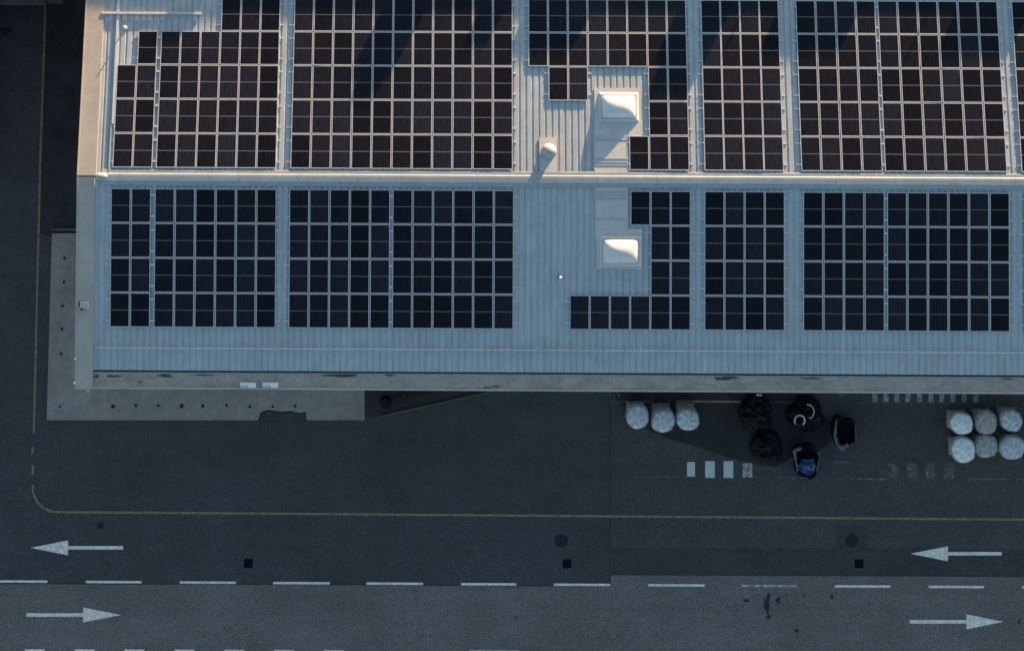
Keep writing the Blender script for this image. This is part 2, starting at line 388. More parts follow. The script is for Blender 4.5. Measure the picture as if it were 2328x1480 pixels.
# ------------------------------------------------------------------ manholes and drains
def manhole(px, py, lab):
    p = at(px, py); t = empty('manhole_cover', (p.x, p.y, 0), label=lab, cat='manhole', group='round manhole covers')
    MB().lathe([(.36, .002), (.36, .016), (.27, .016), (.27, .011)], 32).build('ring', M['cover'], t)
    mb = MB().lathe([(.262, .002), (.262, .020)], 32)
    for i in range(-3, 4):
        w = math.sqrt(max(.0, .24 ** 2 - (i * .065) ** 2)); mb.box(-w, w, i * .065 - .014, i * .065 + .014, .020, .025)
    mb.build('lid', M['cover'], t)
manhole(1276, 1229, 'round manhole cover in the upper lane, left of the long joint in the asphalt')
manhole(1936, 1229, 'round manhole cover set in a square patch, left of the right-hand arrow')
def grate(px, py, lab, s=.23, fm='iron'):
    p = at(px, py); t = empty('drain_grate', (p.x, p.y, 0), label=lab, cat='drain', group='square drain grates in the upper lane')
    mb = MB(); mb.box(-s, s, -s, -s + .04, .002, .024); mb.box(-s, s, s - .04, s, .002, .024)
    mb.box(-s, -s + .04, -s + .04, s - .04, .002, .024); mb.box(s - .04, s, -s + .04, s - .04, .002, .024); mb.build('frame', M[fm], t)
    mb = MB()
    for i in range(5):
        x = -s + .075 + i * (2 * s - .15) / 4; mb.box(x - .016, x + .016, -s + .04, s - .04, .003, .020)
    mb.build('grate_bars', M[fm], t)
    MB().box(-s + .041, s - .041, -s + .041, s - .041, -.0, .010).build('pit', M['rubber'], t)
grate(565, 1280, 'square drain grate above the third centre dash from the left')
grate(1289, 1281, 'square drain grate just below a round manhole cover')
grate(1953, 1281, 'square drain grate just below the patch with a manhole cover')
grate(228, 1194, 'small dark drain between the yellow line and the left-hand arrow', .15, 'cover')

# ------------------------------------------------------------------ pavement anchors (small dark round plates)
for i, (x, y, r) in enumerate([(147, 587, 5), (145, 641, 5), (142, 695, 5), (141, 748, 5), (139, 804, 5), (136, 924, 4), (257, 924, 7), (309, 922, 5), (360, 922, 5), (413, 923, 7), (461, 923, 6), (515, 922, 5), (568, 924, 5), (620, 924, 5), (671, 923, 5)]):
    p = at(x, y, .12); rr = r * .0155
    o = MB().lathe([(rr, .0), (rr, .010), (rr * .5, .016), (rr * .45, .03)], 14).build('ground_plate', M['cover']); o.location = (p.x, p.y, .12)
    row = 'left' if x < 150 and y < 900 else 'lower'
    tag(o, 'small dark round plate let into the pale pavement, down the left side' if row == 'left' else 'small dark round plate let into the pale pavement below the wall', 'ground plate',
        'dark plates in the pavement beside the left wall' if row == 'left' else 'dark plates in the pavement below the wall')

# ------------------------------------------------------------------ the hall
XO = sum(on(x, y, u, .18)[0] for x, y, u in ((191, 10, True), (179, 385, True), (177, 430, False), (169, 860, False))) / 4
XI_U = sum(on(x, y, True, .18)[0] for x, y in ((228, 30), (225, 380))) / 2
XI_L = sum(on(x, y, False, .18)[0] for x, y in ((213, 430), (210, 840))) / 2
XE = 44.0
T_EAVE = (on(400, 843.5, False)[1] + on(2200, 851, False)[1]) / 2      # negative
Y_EAVE = (FR[False] @ Vector((0, T_EAVE, 0))).y; Z_EAVE = (FR[False] @ Vector((0, T_EAVE, 0))).z
ZP = Z_EAVE - .05
Y_S = (at(400, 889, ZP).y + at(2200, 890.5, ZP).y) / 2
T_TOP = 10.18; Y_V = (FR[True] @ Vector((0, T_TOP, 0))).y; Z_V = (FR[True] @ Vector((0, T_TOP, 0))).z
hall = empty('warehouse', (0, 0, 0), label='long low pitched hall with grey ribbed metal roof, covered with solar arrays', cat='warehouse')

def ribbed(x0, x1, t0, t1, pitch=.335, beads=True):
    pts = []; x = x0
    pts.append((x0, 0))
    while x + pitch < x1:
        a = x + .17                                  # wide crown, narrow trapezoidal valley
        dp = .024 if beads else .030
        pts += [(a, 0), (a + .014, -dp), (a + .104, -dp), (a + .118, 0)]
        if beads: pts += [(a + .18, 0), (a + .188, -.003), (a + .204, -.003), (a + .212, 0)]
        x += pitch
    pts.append((x1, 0))
    return MB().prof(pts, t0, t1, axis='y')
def slope_part(name, mb, m, up, parent=None, smooth=False):
    o = mb.build(name, m, parent or hall, smooth); o.matrix_local = FR[up] if (parent is None) else Matrix(); return o
rU = slope_part('roof', ribbed(XI_U, XE, 0, T_TOP, beads=False), M['roof'], True)
rL = slope_part('roof', ribbed(XI_L, XE, T_EAVE, 0), M['roof'], False)
# walls (outer shell a little inside the roof edge)
mb = MB(); zf = lambda y: RIDGE - abs(y) * math.tan(PITCH) - .12
prof = [(Y_S + .03, 0), (Y_S + .03, ZP - .26), (Y_EAVE - .5, ZP - .26), (Y_EAVE - .2, Z_EAVE - .32), (0, RIDGE - .32), (Y_V, Z_V - .32), (Y_V, 0)]
mb.prof(prof, XO + .06, XE, close=True); mb.build('wall', M['wall'], hall)
# left coping: two sloping boxes with a small outer lip
def coping(up, x1, t0, t1):
    mb = MB(); mb.box(XO, x1, t0, t1, -.30, .085); mb.box(XO - .03, XO + .035, t0, t1, -.34, .11)
    return slope_part('coping', mb, M['coping'], up)
T_C = on(190, 886, False, .17)[1]
coping(True, XI_U, .03, T_TOP - .3); coping(False, XI_L, T_C, -.03)
# coping joints
for up, ts in ((True, ()), (False, (-3.0,))):
    mb = MB()
    for t in ts: slope_part('coping_joint', MB().box(XO - .035, (XI_U if up else XI_L) - .033, t - .012, t + .012, .05, .090), M['coping'], up)
# lower parapet: flat membrane strip behind a raised outer edge, dark gutter slot under the eave
mb = MB(); yb = Y_EAVE - .10
mb.box(XI_L + .015, XE, Y_S + .09, yb, ZP - .26, ZP); mb.build('parapet', M['parapet'], hall)
MB().box(XI_L + .015, XE, Y_S, Y_S + .09, ZP - .3, ZP + .035).build('parapet_edge', M['coping'], hall)
MB().box(XI_L + .014, XE, yb + .003, Y_EAVE + .25, ZP - .30, ZP - .27).build('gutter', M['gutter'], hall)
MB().box(XI_L + .014, XE, yb - .03, yb, ZP - .01, ZP + .012).build('gutter_lip', M['flash'], hall)
# moss and leaf litter collected behind the eave
def moss(px, py, rx, ry, sd, part=True):
    p = at(px, py, ZP); c = .0226; mb = MB(); pts = blob(0, 0, rx * c, ry * c, 30, .45, sd); n = len(pts)
    vs = [(x, y, .001) for x, y in pts] + [(x * .6, y * .6, .02) for x, y in pts] + [(0, 0, .03)]
    fs = [(i, (i + 1) % n, n + (i + 1) % n, n + i) for i in range(n)] + [(n + i, n + (i + 1) % n, 2 * n) for i in range(n)]
    o = mb.add(vs, fs).build('moss', M['moss'], hall); o.location = (p.x, p.y, ZP); return o
for k, a in enumerate([(775, 853, 42, 3.2), (790, 854.5, 18, 3), (1648, 860, 26, 4), (1845, 860, 20, 1.8), (258, 855, 14, 2.6), (375, 854, 18, 3), (220, 855, 6, 3), (465, 853, 18, 1.5), (1128, 879, 8, 2),
                       (1108, 881, 10, 1.2), (885, 853, 12, 1.5), (2290, 861, 14, 1.3), (318, 868, 4, 1.2), (1040, 884, 20, 1)]):
    moss(*a, k)
# sheet laps with their screw rows
for up, t in ((False, -5.1),):
    x0 = XI_L + .02
    slope_part('sheet_lap', MB().box(x0, XE, t - .012, t + .012, -.012, .0035), M['roof'], up)
# ridge cap: north flange, bright step, flat crown, south flange
cap = [(.36, RIDGE - .36 * math.tan(PITCH) + .040), (.345, RIDGE - .36 * math.tan(PITCH) + .050), (.16, RIDGE + .036), (.13, RIDGE + .068), (.02, RIDGE + .074), (-.20, RIDGE + .072), (-.235, RIDGE + .03), (-.42, RIDGE + .008), (-.43, RIDGE - .005)]
XR = at(232, 404, RIDGE).x
MB().prof(cap, XR, XE).build('ridge_cap', M['flash'], hall)
x = XR + .9
while x < XE:
    MB().prof([(a, z + .004) for a, z in cap[1:-1]], x, x + .06).build('ridge_cap_joint', M['flash'], hall); x += 3.05
mb = MB(); p = at(229, 405, RIDGE + .2)
mb.lathe([(.24, 0), (.24, .06), (.17, .12), (.06, .15)], 16); o = mb.build('ridge_end', M['flash'], hall, True); o.location = (p.x, 0, RIDGE + .08); o.scale = (1.35, .8, 1)
# snow guards: a pipe on brackets on each slope
def guard(up, xa, xb, y_px_a, y_px_b):
    x0, t0 = on(xa, y_px_a, up, .1); x1, t1 = on(xb, y_px_b, up, .1); t = (t0 + t1) / 2
    mb = MB()
    if up: mb.box(x0, x1, t - .065, t + .065, .06, .13)
    else: mb.tube([(x0, t, .075), (x1, t, .075)], .030, 8)
    o = slope_part('snow_guard', mb, M['sheet'], up)
    mb = MB(); x = x0 + .3
    while x < x1:
        mb.box(x - .015, x + .015, t - .05, t + .09, .0, .07); x += 1.34
    b = mb.build('bracket', M['rail'], o)
guard(False, 216, 2328, 794.5, 799); FRt = on(228, 30, True, .1)
guard(True, 231, 458, 30, 30.5)
# cable tray beside the left arrays, stand-alone on the upper slope
xa, ta = on(255, 282, True, .05); xb, tb = on(259, -8, True, .05); xc, tc_ = on(248, 388, True, .05)
mb = MB(); mb.box(xa - .02, xa + .10, ta, T_TOP - .3, .02, .085)
slope_part('cable_tray', mb, M['rail'], True)
mb = MB(); mb.box(xa - .075, xa - .02, .33, ta - .02, .02, .07)
slope_part('cable_tray', mb, M['roof'], True)

# skylights with smooth flashing sheets running to the ridge
def sheet(up, x0p, x1p, yt, yb, seams, lx=0):
    x0, t0 = on(x0p, yb, up, .04); x1, t1 = on(x1p, yt, up, .04)
    if up: t0 = .37
    else: t1 = -.44
    mb = MB(); mb.box(x0, x1, t0, t1, .02, .040)
    mb.box(x0 - .012, x0 + .02, t0, t1, .0, .052); mb.box(x1 - .02, x1 + .012, t0, t1, .0, .052)
    o = slope_part('flashing_sheet', mb, M['sheet'], up)
    mb = MB()
    for y, w in seams:
        t = on(x0p, y, up, .05)[1]; mb.box(x0 + .021, x1 - .021, t - w / 2, t + w / 2, .034, .056)
    mb.build('seam', M['flash'], o)
    return o
sheet(True, 1352, 1426, 276, 390, [(318, .03), (361, .06), (369, .05), (376, .04)])
sheet(False, 1353, 1427, 422, 545, [(437, .05), (444, .03), (452, .06), (498, .03)])
def skylight(up, cx_, cy_, w, h, sur):
    x, t = on(cx_, cy_, up, .15); Mx = FR[up] @ Matrix.Translation((x, t, 0))
    mb = MB(); (x0p, y0p, x1p, y1p) = sur
    a = on(x0p, y1p, up, .04); b = on(x1p, y0p, up, .04)
    mb.box(a[0] - x, b[0] - x, a[1] - t, b[1] - t, .015, .046)
    cw, ch = w / 2 + .07, h / 2 + .07
    mb.add([(-cw - .10, -ch - .10, .045), (cw + .10, -ch - .10, .045), (cw + .10, ch + .10, .045), (-cw - .10, ch + .10, .045),
            (-cw, -ch, .13), (cw, -ch, .13), (cw, ch, .13), (-cw, ch, .13)],
           [(0, 1, 5, 4), (1, 2, 6, 5), (2, 3, 7, 6), (3, 0, 4, 7), (4, 5, 6, 7)])
    s = mb.build('skylight', M['sheet'], hall); s.matrix_local = Mx
    mb = MB(); n = 22; vs = []
    for j in range(n + 1):
        for i in range(n + 1):
            u = -1 + 2 * i / n; v = -1 + 2 * j / n
            z = .15 + .34 * ((1 - abs(u) ** 2.2) * (1 - abs(v) ** 2.2)) ** .75
            vs.append((u * w / 2, v * h / 2, z))
    fs = [(j * (n + 1) + i, j * (n + 1) + i + 1, (j + 1) * (n + 1) + i + 1, (j + 1) * (n + 1) + i) for j in range(n) for i in range(n)]
    mb.add(vs, fs); mb.build('dome', M['dome'], s, True)
    mb = MB(); e = .035
    for (p, q_, r_, t_) in ((-w / 2 - e, w / 2 + e, h / 2, h / 2 + e), (-w / 2 - e, w / 2 + e, -h / 2 - e, -h / 2), (-w / 2 - e, -w / 2, -h / 2, h / 2), (w / 2, w / 2 + e, -h / 2, h / 2)):
        mb.box(p, q_, r_, t_, .131, .165)
    mb.build('dome_frame', M['alu'], s)
    return s
skylight(True, 1407, 243, 1.72, 1.16, (1352, 201, 1456, 312))
skylight(False, 1411, 572, 1.78, 1.20, (1355, 521, 1460, 612))
# round ventilator with its flashing plate
x, t = on(1248, 344, True, .1)
a = on(1227, 392, True, .04); b = on(1269, 313, True, .04)
mb = MB().box(a[0] - x, b[0] - x, a[1] - t, b[1] - t, .01, .045)
for xx in (a[0], b[0]): mb.box(xx - x - .012, xx - x + .012, a[1] - t, b[1] - t, .01, .055)
v = mb.build('roof_vent', M['sheet'], hall); v.matrix_local = FR[True] @ Matrix.Translation((x, t, 0))
mb = MB().lathe([(.40, .045), (.33, .12), (.28, .16), (.28, .50)], 28); mb.build('pipe', M['flash'], v, True)
mb = MB().lathe([(.29, .44), (.35, .45), (.35, .52), (.33, .60), (.28, .68), (.20, .75), (.11, .79), (.03, .80)], 28); mb.build('cowl', M['flash'], v, True)
# small breather pipe on the lower slope
x, t = on(1274, 631, False, .2)
s_ = MB().lathe([(.10, .0), (.07, .03), (.05, .05), (.05, .22)], 14).build('breather_pipe', M['rubber'], hall, True); s_.matrix_local = FR[False] @ Matrix.Translation((x, t, 0))
MB().lathe([(.085, .21), (.085, .25), (.03, .29)], 14).build('cap', M['lampwhite'], s_, True)
# slim rod and clamp on the upper left slope (casts the long diagonal shadow)
x, t = on(282, 62, True, .3)
s_ = MB().lathe([(.13, .0), (.13, .05), (.03, .07), (.025, .46)], 10).build('lightning_rod', M['rail'], hall); s_.matrix_local = FR[True] @ Matrix.Translation((x, t, 0))

# lamps on the parapet and the camera box on the coping
def lamp(px, lab):
    p = at(px, 876, ZP + .12); t = empty('floodlight', (p.x, p.y, ZP), label=lab, cat='floodlight', group='pair of floodlights on the parapet')
    mb = MB(); mb.prof([(-.13, .03), (-.13, .10), (.02, .17), (.13, .15), (.13, .03)], -.40, .40, close=True); mb.build('housing', M['lampwhite'], t)
    mb = MB().add([(-.38, -.125, .108), (.02, -.125, .108), (.02, .012, .172), (-.38, .012, .172)], [(0, 1, 2, 3)]); mb.build('lens', M['glassy'], t)
    mb = MB(); mb.box(-.30, -.24, -.05, .05, .0, .03); mb.box(.24, .30, -.05, .05, .0, .03); mb.build('bracket', M['iron'], t)
lamp(564, 'bright floodlight on the parapet, the one nearer the left corner')
lamp(615, 'bright floodlight on the parapet, the one farther from the left corner')
x, t = on(191, 694, False, .3)
cb = empty('security_camera', label='small pale box camera with dark arm on the left coping', cat='camera'); cb.matrix_world = FR[False] @ Matrix.Translation((x, t, .085))
MB().box(-.16, .20, -.12, .14, .04, .24).box(-.19, .23, -.15, .17, .24, .262).build('housing', M['paleplastic'], cb)
mb = MB().tube([(-.12, .12, .02), (-.26, .14, .10), (-.27, -.04, .14), (-.16, -.10, .16)], .035, 8); mb.build('arm', M['iron'], cb)
MB().lathe([(.07, 0), (.07, .05)], 12, cx=-.16, cy=-.22).build('base_plate', M['iron'], cb)
for px, py in ((172, 815), (170, 870), (198, 891)):
    x, t = on(px, py, False, .1); o = MB().lathe([(.055, -.02), (.06, .06), (.035, .09)], 10).build('edge_stud', M['lampwhite'], hall, True); o.matrix_local = FR[False] @ Matrix.Translation((x, t, .12 if py < 880 else -.15))

# ------------------------------------------------------------------ the next gable northwards (outside the picture, shades the top)
hall2 = empty('adjoining_hall', label='second gable of the ribbed metal roof just beyond the top edge', cat='warehouse')
Y2 = 2 * Y_V; F2S = Matrix.Translation((0, Y2, RIDGE)) @ Matrix.Rotation(PITCH, 4, 'X'); F2N = Matrix.Translation((0, Y2, RIDGE)) @ Matrix.Rotation(-PITCH, 4, 'X')
o = ribbed(XI_U, XE, -T_TOP, 0).build('roof', M['roof'], hall2); o.matrix_local = F2S
o = ribbed(XI_U, XE, 0, T_TOP).build('roof', M['roof'], hall2); o.matrix_local = F2N
MB().prof([(Y_V + .02, 0), (Y_V + .02, Z_V - .32), (Y2, RIDGE - .32), (Y2 + Y_V, Z_V - .32), (Y2 + Y_V, 0)], XO + .06, XE, close=True).build('wall', M['wall'], hall2)
o = MB().box(XO, XI_U, -T_TOP + .3, -.02, -.3, .17).build('coping', M['coping'], hall2); o.matrix_local = F2S
def caster(pl, pr, py, hgt, name='skylight', pan=True):
    """a rooflight or vent on the far ridge whose shadow ends at picture height py between pl and pr"""
    (x0, t), (x1, _) = on(pl, py, True, .07 if pan else 0), on(pr, py, True, .07 if pan else 0)
    dx = (Y2 - t) * math.tan(SUN_AZ); x0 += dx; x1 += dx
    mb = MB(); z = RIDGE; w = (x1 - x0)
    mb.add([(x0, Y2 - .5, z - .1), (x1, Y2 - .5, z - .1), (x1, Y2 + .5, z - .1), (x0, Y2 + .5, z - .1),
            (x0 + .02, Y2 - .3, z + hgt), (x1 - .02, Y2 - .3, z + hgt), (x1 - .02, Y2 + .3, z + hgt), (x0 + .02, Y2 + .3, z + hgt)],
           [(0, 1, 5, 4), (1, 2, 6, 5), (2, 3, 7, 6), (3, 0, 4, 7), (4, 5, 6, 7)])
    return mb.build(name, M['flash'], hall2)
caster(1165, 1296, 108, .27); caster(1062, 1102, 95, .24)
caster(812, 892, 150, .46, 'roof_vent'); caster(806, 850, 212, .64, 'roof_vent')
caster(1484, 1566, 160, .36, 'roof_vent'); caster(1480, 1562, 205, .60, 'roof_vent')
caster(1738, 1905, 108, .27); caster(2142, 2292, 112, .28); caster(352, 398, 95, .21)
for px in (1640, 2062):
    x, t = on(px, 130, True); x += (Y2 - t) * math.tan(SUN_AZ)
    MB().tube([(x, Y2, RIDGE), (x, Y2, RIDGE + .30)], .05, 6).build('lightning_rod', M['rail'], hall2)

# canopy of the neighbouring building, top left corner of the picture
nb = empty('loading_canopy', label='corner of a flat grey canopy at the top left, over the dark lane', cat='canopy')
p0 = at(103, 9.5, 3.4); p1 = at(142, 9.5, 3.2)
MB().box(-60, p0.x, p0.y, p0.y + 14, 3.2, 3.4).build('deck', M['asphalt_old'], nb)
MB().box(p0.x + .004, p1.x, p1.y, p1.y + 13.9, 3.05, 3.2).build('lower_deck', M['asphalt_dark'], nb)
MB().box(-60, p0.x, p0.y - .05, p0.y - .003, 3.15, 3.42).build('fascia', M['kerb'], nb)
mb = MB()
for xx in (-40, -33, -26): mb.box(xx - .1, xx + .1, p0.y + 2, p0.y + 2.2, 0, 3.2)
mb.build('post', M['iron'], nb)

# unseen masses added west and north-west to block sky light from the lane
nw = empty('shade_block_west', label='unseen tall block added beyond the left edge to shade the lane', cat='building')
xw = at(-40, 450, 0).x; yw = at(0, 430, 0).y
MB().box(xw - 18, xw, yw, yw + 45, 0, 12).build('wall', M['wall'], nw)  # body of the added unseen block
MB().box(xw - 17.9, xw - .1, yw + .1, yw + 44.9, 12.001, 12.25).build('roof', M['parapet'], nw)  # top of the added unseen block
mb = MB()
nn = empty('shade_block_north', label='unseen hall mass added behind the grey canopy to shade the lane', cat='building')
MB().box(xw + .5, XO - 1.5, p0.y + 4.2, p0.y + 22, 0, 10).build('wall', M['wall'], nn)  # added out of view, tall enough to darken the ground at top left

# ------------------------------------------------------------------ solar arrays
PW, PH = 1.000, 1.738; TOP = .070
fe = .036
mbf = MB()
for (a, b, c_, d_) in ((-PW / 2, PW / 2, PH / 2 - fe, PH / 2), (-PW / 2, PW / 2, -PH / 2, -PH / 2 + fe), (-PW / 2, -PW / 2 + fe, -PH / 2 + fe, PH / 2 - fe), (PW / 2 - fe, PW / 2, -PH / 2 + fe, PH / 2 - fe)):
    mbf.box(a, b, c_, d_, -.034, 0)
proto_f = mbf.build('solar_panel', M['alu']); frame_me = proto_f.data; bpy.data.objects.remove(proto_f)
proto_c = MB().box(-PW / 2 + fe + .0005, PW / 2 - fe - .0005, -PH / 2 + fe + .0005, PH / 2 - fe - .0005, -.024, -.003).build('cells', M['cells']); cell_me = proto_c.data; bpy.data.objects.remove(proto_c)
PITCH_Y = 1.770
def solar_array(up, xl, xr, cols, wide, t_edge, rows, label):
    """xl, xr: outer edges; rows: list from north to south of the column indexes present; t_edge: southern edge"""
    root = empty('solar_array', label=label, cat='solar array', group='solar arrays on the upper slope' if up else 'solar arrays on the lower slope')
    root.matrix_world = FR[up]
    extra = {k: .13 if up is None else w for k, w in wide.items()}
    gap = (xr - xl - sum(extra.values()) - cols * PW) / (cols - 1)
    xs = []; x = xl
    for c in range(cols):
        xs.append(x + PW / 2); x += PW + gap + extra.get(c, 0)
    n = len(rows)
    for r, cc in enumerate(rows):
        yc = t_edge + (n - 1 - r) * PITCH_Y + PH / 2
        for c in cc:
            p = bpy.data.objects.new('solar_panel', frame_me); C.objects.link(p); p.parent = root
            p.location = (xs[c], yc, TOP + random.uniform(-.001, .001))
            p.rotation_euler = (random.gauss(0, .003), random.gauss(0, .003), random.gauss(0, .0007))
            q_ = bpy.data.objects.new('cells', cell_me); C.objects.link(q_); q_.parent = p
        # runs of adjacent panels share two rails
        run = []
        for c in list(cc) + [999]:
            if run and c != run[-1] + 1:
                for f in (-.52, .48):
                    k = PH * .5 * (1 if f > 0 else -1) * .62
                    mb = MB().box(xs[run[0]] - PW / 2 - .21, xs[run[-1]] + PW / 2 + .21, yc + k - .024, yc + k + .024, .012, .034)
                    mb.box(xs[run[0]] - PW / 2 - .035, xs[run[0]] - PW / 2 - .004, yc + k - .04, yc + k + .04, .034, .074)
                    mb.box(xs[run[-1]] + PW / 2 + .004, xs[run[-1]] + PW / 2 + .035, yc + k - .04, yc + k + .04, .034, .074)
                    for cw, ww in extra.items():
                        if ww > .03 and cw in run and cw + 1 in run:
                            g0 = xs[cw] + PW / 2; g1 = xs[cw + 1] - PW / 2
                            mb.box(g0 + .004, g1 - .004, yc + k - .04, yc + k + .04, .034, .073)
                    mb.build('mounting_rail', M['rail'], root)
                run = []
            if c == 999: break
            run.append(c)
    return root
full = lambda n: list(range(n))
TU, TL = .45, -.602 - 4 * PITCH_Y + (PITCH_Y - PH)
solar_array(True, -18.001, -9.625, 8, {1: .16}, TU, [[5, 6, 7], [1, 2, 3, 4, 5, 6, 7], full(8), full(8), full(8)], 'stepped solar array at the top left, its upper left corner left out')
solar_array(True, -8.891, 2.481, 11, {}, TU, [full(11)] * 5, 'largest full rectangular array on the sunlit slope, eleven panels wide')
solar_array(True, 11.519 - 8 * 1.03 + .03, 11.519, 8, {}, TU, [full(8), full(8), [1, 2, 6, 7], [6, 7], [5, 6, 7]], 'notched solar array wrapped around the sunlit skylight, with a pair hanging down')
solar_array(True, 12.291, 16.334, 4, {}, TU, [full(4)] * 5, 'narrow sunlit array four panels wide, right of the upper skylight')
solar_array(True, 17.234, 27.730, 10, {3: .09}, TU, [full(10)] * 5, 'full sunlit array ten panels wide near the right edge')
solar_array(True, 28.47, 28.47 + 4 * 1.03 - .03, 4, {}, TU, [full(4)] * 5, 'sunlit array cut off by the right edge of the photo')
solar_array(False, -18.045, -9.584, 8, {1: .16}, TL, [full(8)] * 4, 'shaded blue-black array eight panels wide at the left end of the lower slope')
solar_array(False, -8.921, 2.542, 11, {4: .10}, TL, [full(11)] * 4, 'shaded full rectangular array eleven panels wide, left of the bare roof strip')
solar_array(False, 11.564 - 6 * 1.03 + .03, 11.564, 6, {}, TL, [[3, 4, 5], [4, 5], [4, 5], full(6)], 'C-shaped shaded array beside and below the lower skylight')
solar_array(False, 12.276, 16.357, 4, {}, TL, [full(4)] * 4, 'narrow shaded array four panels wide')
solar_array(False, 17.305, 27.814, 10, {3: .09}, TL, [full(10)] * 4, 'shaded full array ten panels wide near the right edge')
solar_array(False, 28.56, 28.56 + 4 * 1.03 - .03, 4, {}, TL, [full(4)] * 4, 'shaded array of which only a sliver shows at the right edge')

# ------------------------------------------------------------------ bulk bags
def bag(px, py, r_px, hgt, m, lab, grp, sd, slump=.10, sq=.52):
    rr = random.Random(sd); p = at(px, py, hgt); r = r_px * .0238
    t = empty('bulk_bag', (p.x, p.y + slump, 0), label=lab, cat='bulk bag', group=grp)
    mb = MB()                                                # pallet
    for i in range(5): mb.box(-sq, sq, -sq + i * .215, -sq + i * .215 + .15, .10, .125)
    for xx in (-sq + .05, -.05, sq - .15): mb.box(xx, xx + .1, -sq, sq, .0, .10)
    mb.build('pallet', M['wood'], t)
    ph = [rr.uniform(0, 6.28) for _ in range(4)]
    def fx(a, q, z):
        u = (z - .13) / (hgt - .13)                          # 0 base .. 1 top
        e = 5.5 - 3.3 * min(1, u * 1.7)                     # squarish base, rounder top
        c, s = math.cos(a), math.sin(a); k = (abs(c) ** e + abs(s) ** e) ** (-1 / e)
        w = 1 + .018 * math.sin(5 * a + ph[0] + 3 * u) + .008 * math.sin(9 * a + ph[1]) + .045 * math.sin(2 * a + ph[2]) * u
        return (q * k * w * c, q * k * w * s - slump * u, z)
    b = r
    prof = [(sq * .93, .13), (sq * .99, .22), (sq * 1.04, hgt * .45), (b * 1.0, hgt * .75), (b * 1.0, hgt * .90), (b * .90, hgt * .975)]
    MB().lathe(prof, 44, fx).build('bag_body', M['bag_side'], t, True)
    top = MB(); pr = [(b * .915, hgt * .972), (b * .80, hgt * 1.0), (b * .62, hgt * 1.012), (b * .42, hgt * 1.02), (b * .22, hgt * 1.03), (b * .06, hgt * 1.035)]
    def fx2(a, q, z):
        x, y, _ = fx(a, q, hgt); z += .012 * math.sin(7 * a + ph[3]) * (q / b) + .010 * math.sin(9 * x + ph[0]) * math.sin(8 * y + ph[1])
        return (x, y, z)
    top.lathe(pr, 44, fx2).build('bag_top', m, t, True)
    mb = MB()                                                # lifting loops
    for sx, sy in ((-1, -1), (1, -1), (1, 1), (-1, 1)):
        x, y = sx * b * .66, sy * b * .66 - slump
        mb.tube([(x, y, hgt * .90), (x + sx * .03, y + sy * .02, hgt * 1.03), (x - sx * .1, y + sy * .05, hgt * 1.05), (x - sx * .14, y + sy * .01, hgt * .95)], .016, 6)
    mb.build('lifting_loop', M['paleplastic'], t)
    t.rotation_euler.z = rr.uniform(-.05, .05)
    return t
GA, GB = 'three bulk bags left of the black heaps', 'six bulk bags by the right edge'
bag(1450, 948, 27, 1.25, M['bag_pale'], 'round topped white bulk bag, leftmost of the row of three', GA, 1, .16)
bag(1508, 958, 27, 1.25, M['bag_pale'], 'white bulk bag with a dark dimple, middle of the row of three', GA, 2, .30)
bag(1564, 955, 26, 1.25, M['bag_pale'], 'white bulk bag on the pallet nearest the yellow line, right of the row of three', GA, 3, .26)
bag(2187, 963, 26.5, 1.25, M['bag_white'], 'bright white bulk bag at the upper left of the six', GB, 4, .06)
bag(2243, 961, 26.5, 1.15, M['bag_grey'], 'grey brown bulk bag, middle of the upper row of the six', GB, 5, .1)
bag(2301, 957, 25, 1.25, M['bag_pale'], 'bluish white bulk bag, right of the upper row of the six', GB, 6, .1)
bag(2191, 1023, 29, 1.25, M['bag_white'], 'biggest bright white bulk bag, lower left of the six', GB, 7, .04)
bag(2243, 1015, 26.5, 1.15, M['bag_grey'], 'grey bulk bag with a pale rim, middle of the lower row of the six', GB, 8, .05)
bag(2303, 1018, 28, 1.25, M['bag_pale'], 'bluish white bulk bag, right of the lower row, cut by the photo edge', GB, 9, .05)

# ------------------------------------------------------------------ black heaps in the yard
def crumple(n, m_, rx, ry, hgt, sd, flat=.35, rough=.12):
    rr = random.Random(sd); ph = [rr.uniform(0, 6.28) for _ in range(12)]
    def fx(a, q, z):
        x, y = q * rx * math.cos(a), q * ry * math.sin(a)
        w = 1 + rough * (.45 * math.sin(2 * a + ph[0]) + .5 * math.sin(3 * a + ph[1]) + .3 * math.sin(5 * a + ph[2]))
        p = Vector((x * 2.6 + sd * 3.1, y * 2.6, z * 2.0)); p2 = p * 2.7
        d = mnoise.noise(p) * .26 + mnoise.noise(p2) * .12
        return (x * (w + d * .45), y * (w + d * .45), max(.012, z * (1 + d * 1.5)))
    return fx
def heap(px, py, rx, ry, hgt, lab, sd, name='film_heap', cat='heap'):
    p = at(px, py, hgt * .6); c = .0240; t = empty(name, (p.x, p.y, 0), label=lab, cat=cat, group='black heaps between the two groups of bags')
    fx = crumple(40, 0, rx * c, ry * c, hgt, sd)
    MB().lathe([(1.0, .012), (1.02, hgt * .2), (.97, hgt * .45), (.9, hgt * .65), (.8, hgt * .8), (.68, hgt * .9), (.55, hgt * .96), (.42, hgt), (.3, hgt * .99), (.18, hgt * .97), (.06, hgt * .96)], 60, fx).build('heap_body', M['blackplastic'], t)
    return t
heap(1721, 940, 36, 42, .9, 'matt black round heap under the wall, right of the bright yellow line', 11)
t = heap(1745, 1018, 36, 38, .8, 'black round heap beside the partly rubbed away white block', 12)
t = heap(1834, 945, 38, 42, .9, 'black heap with two pale metal rings lying on it', 13)
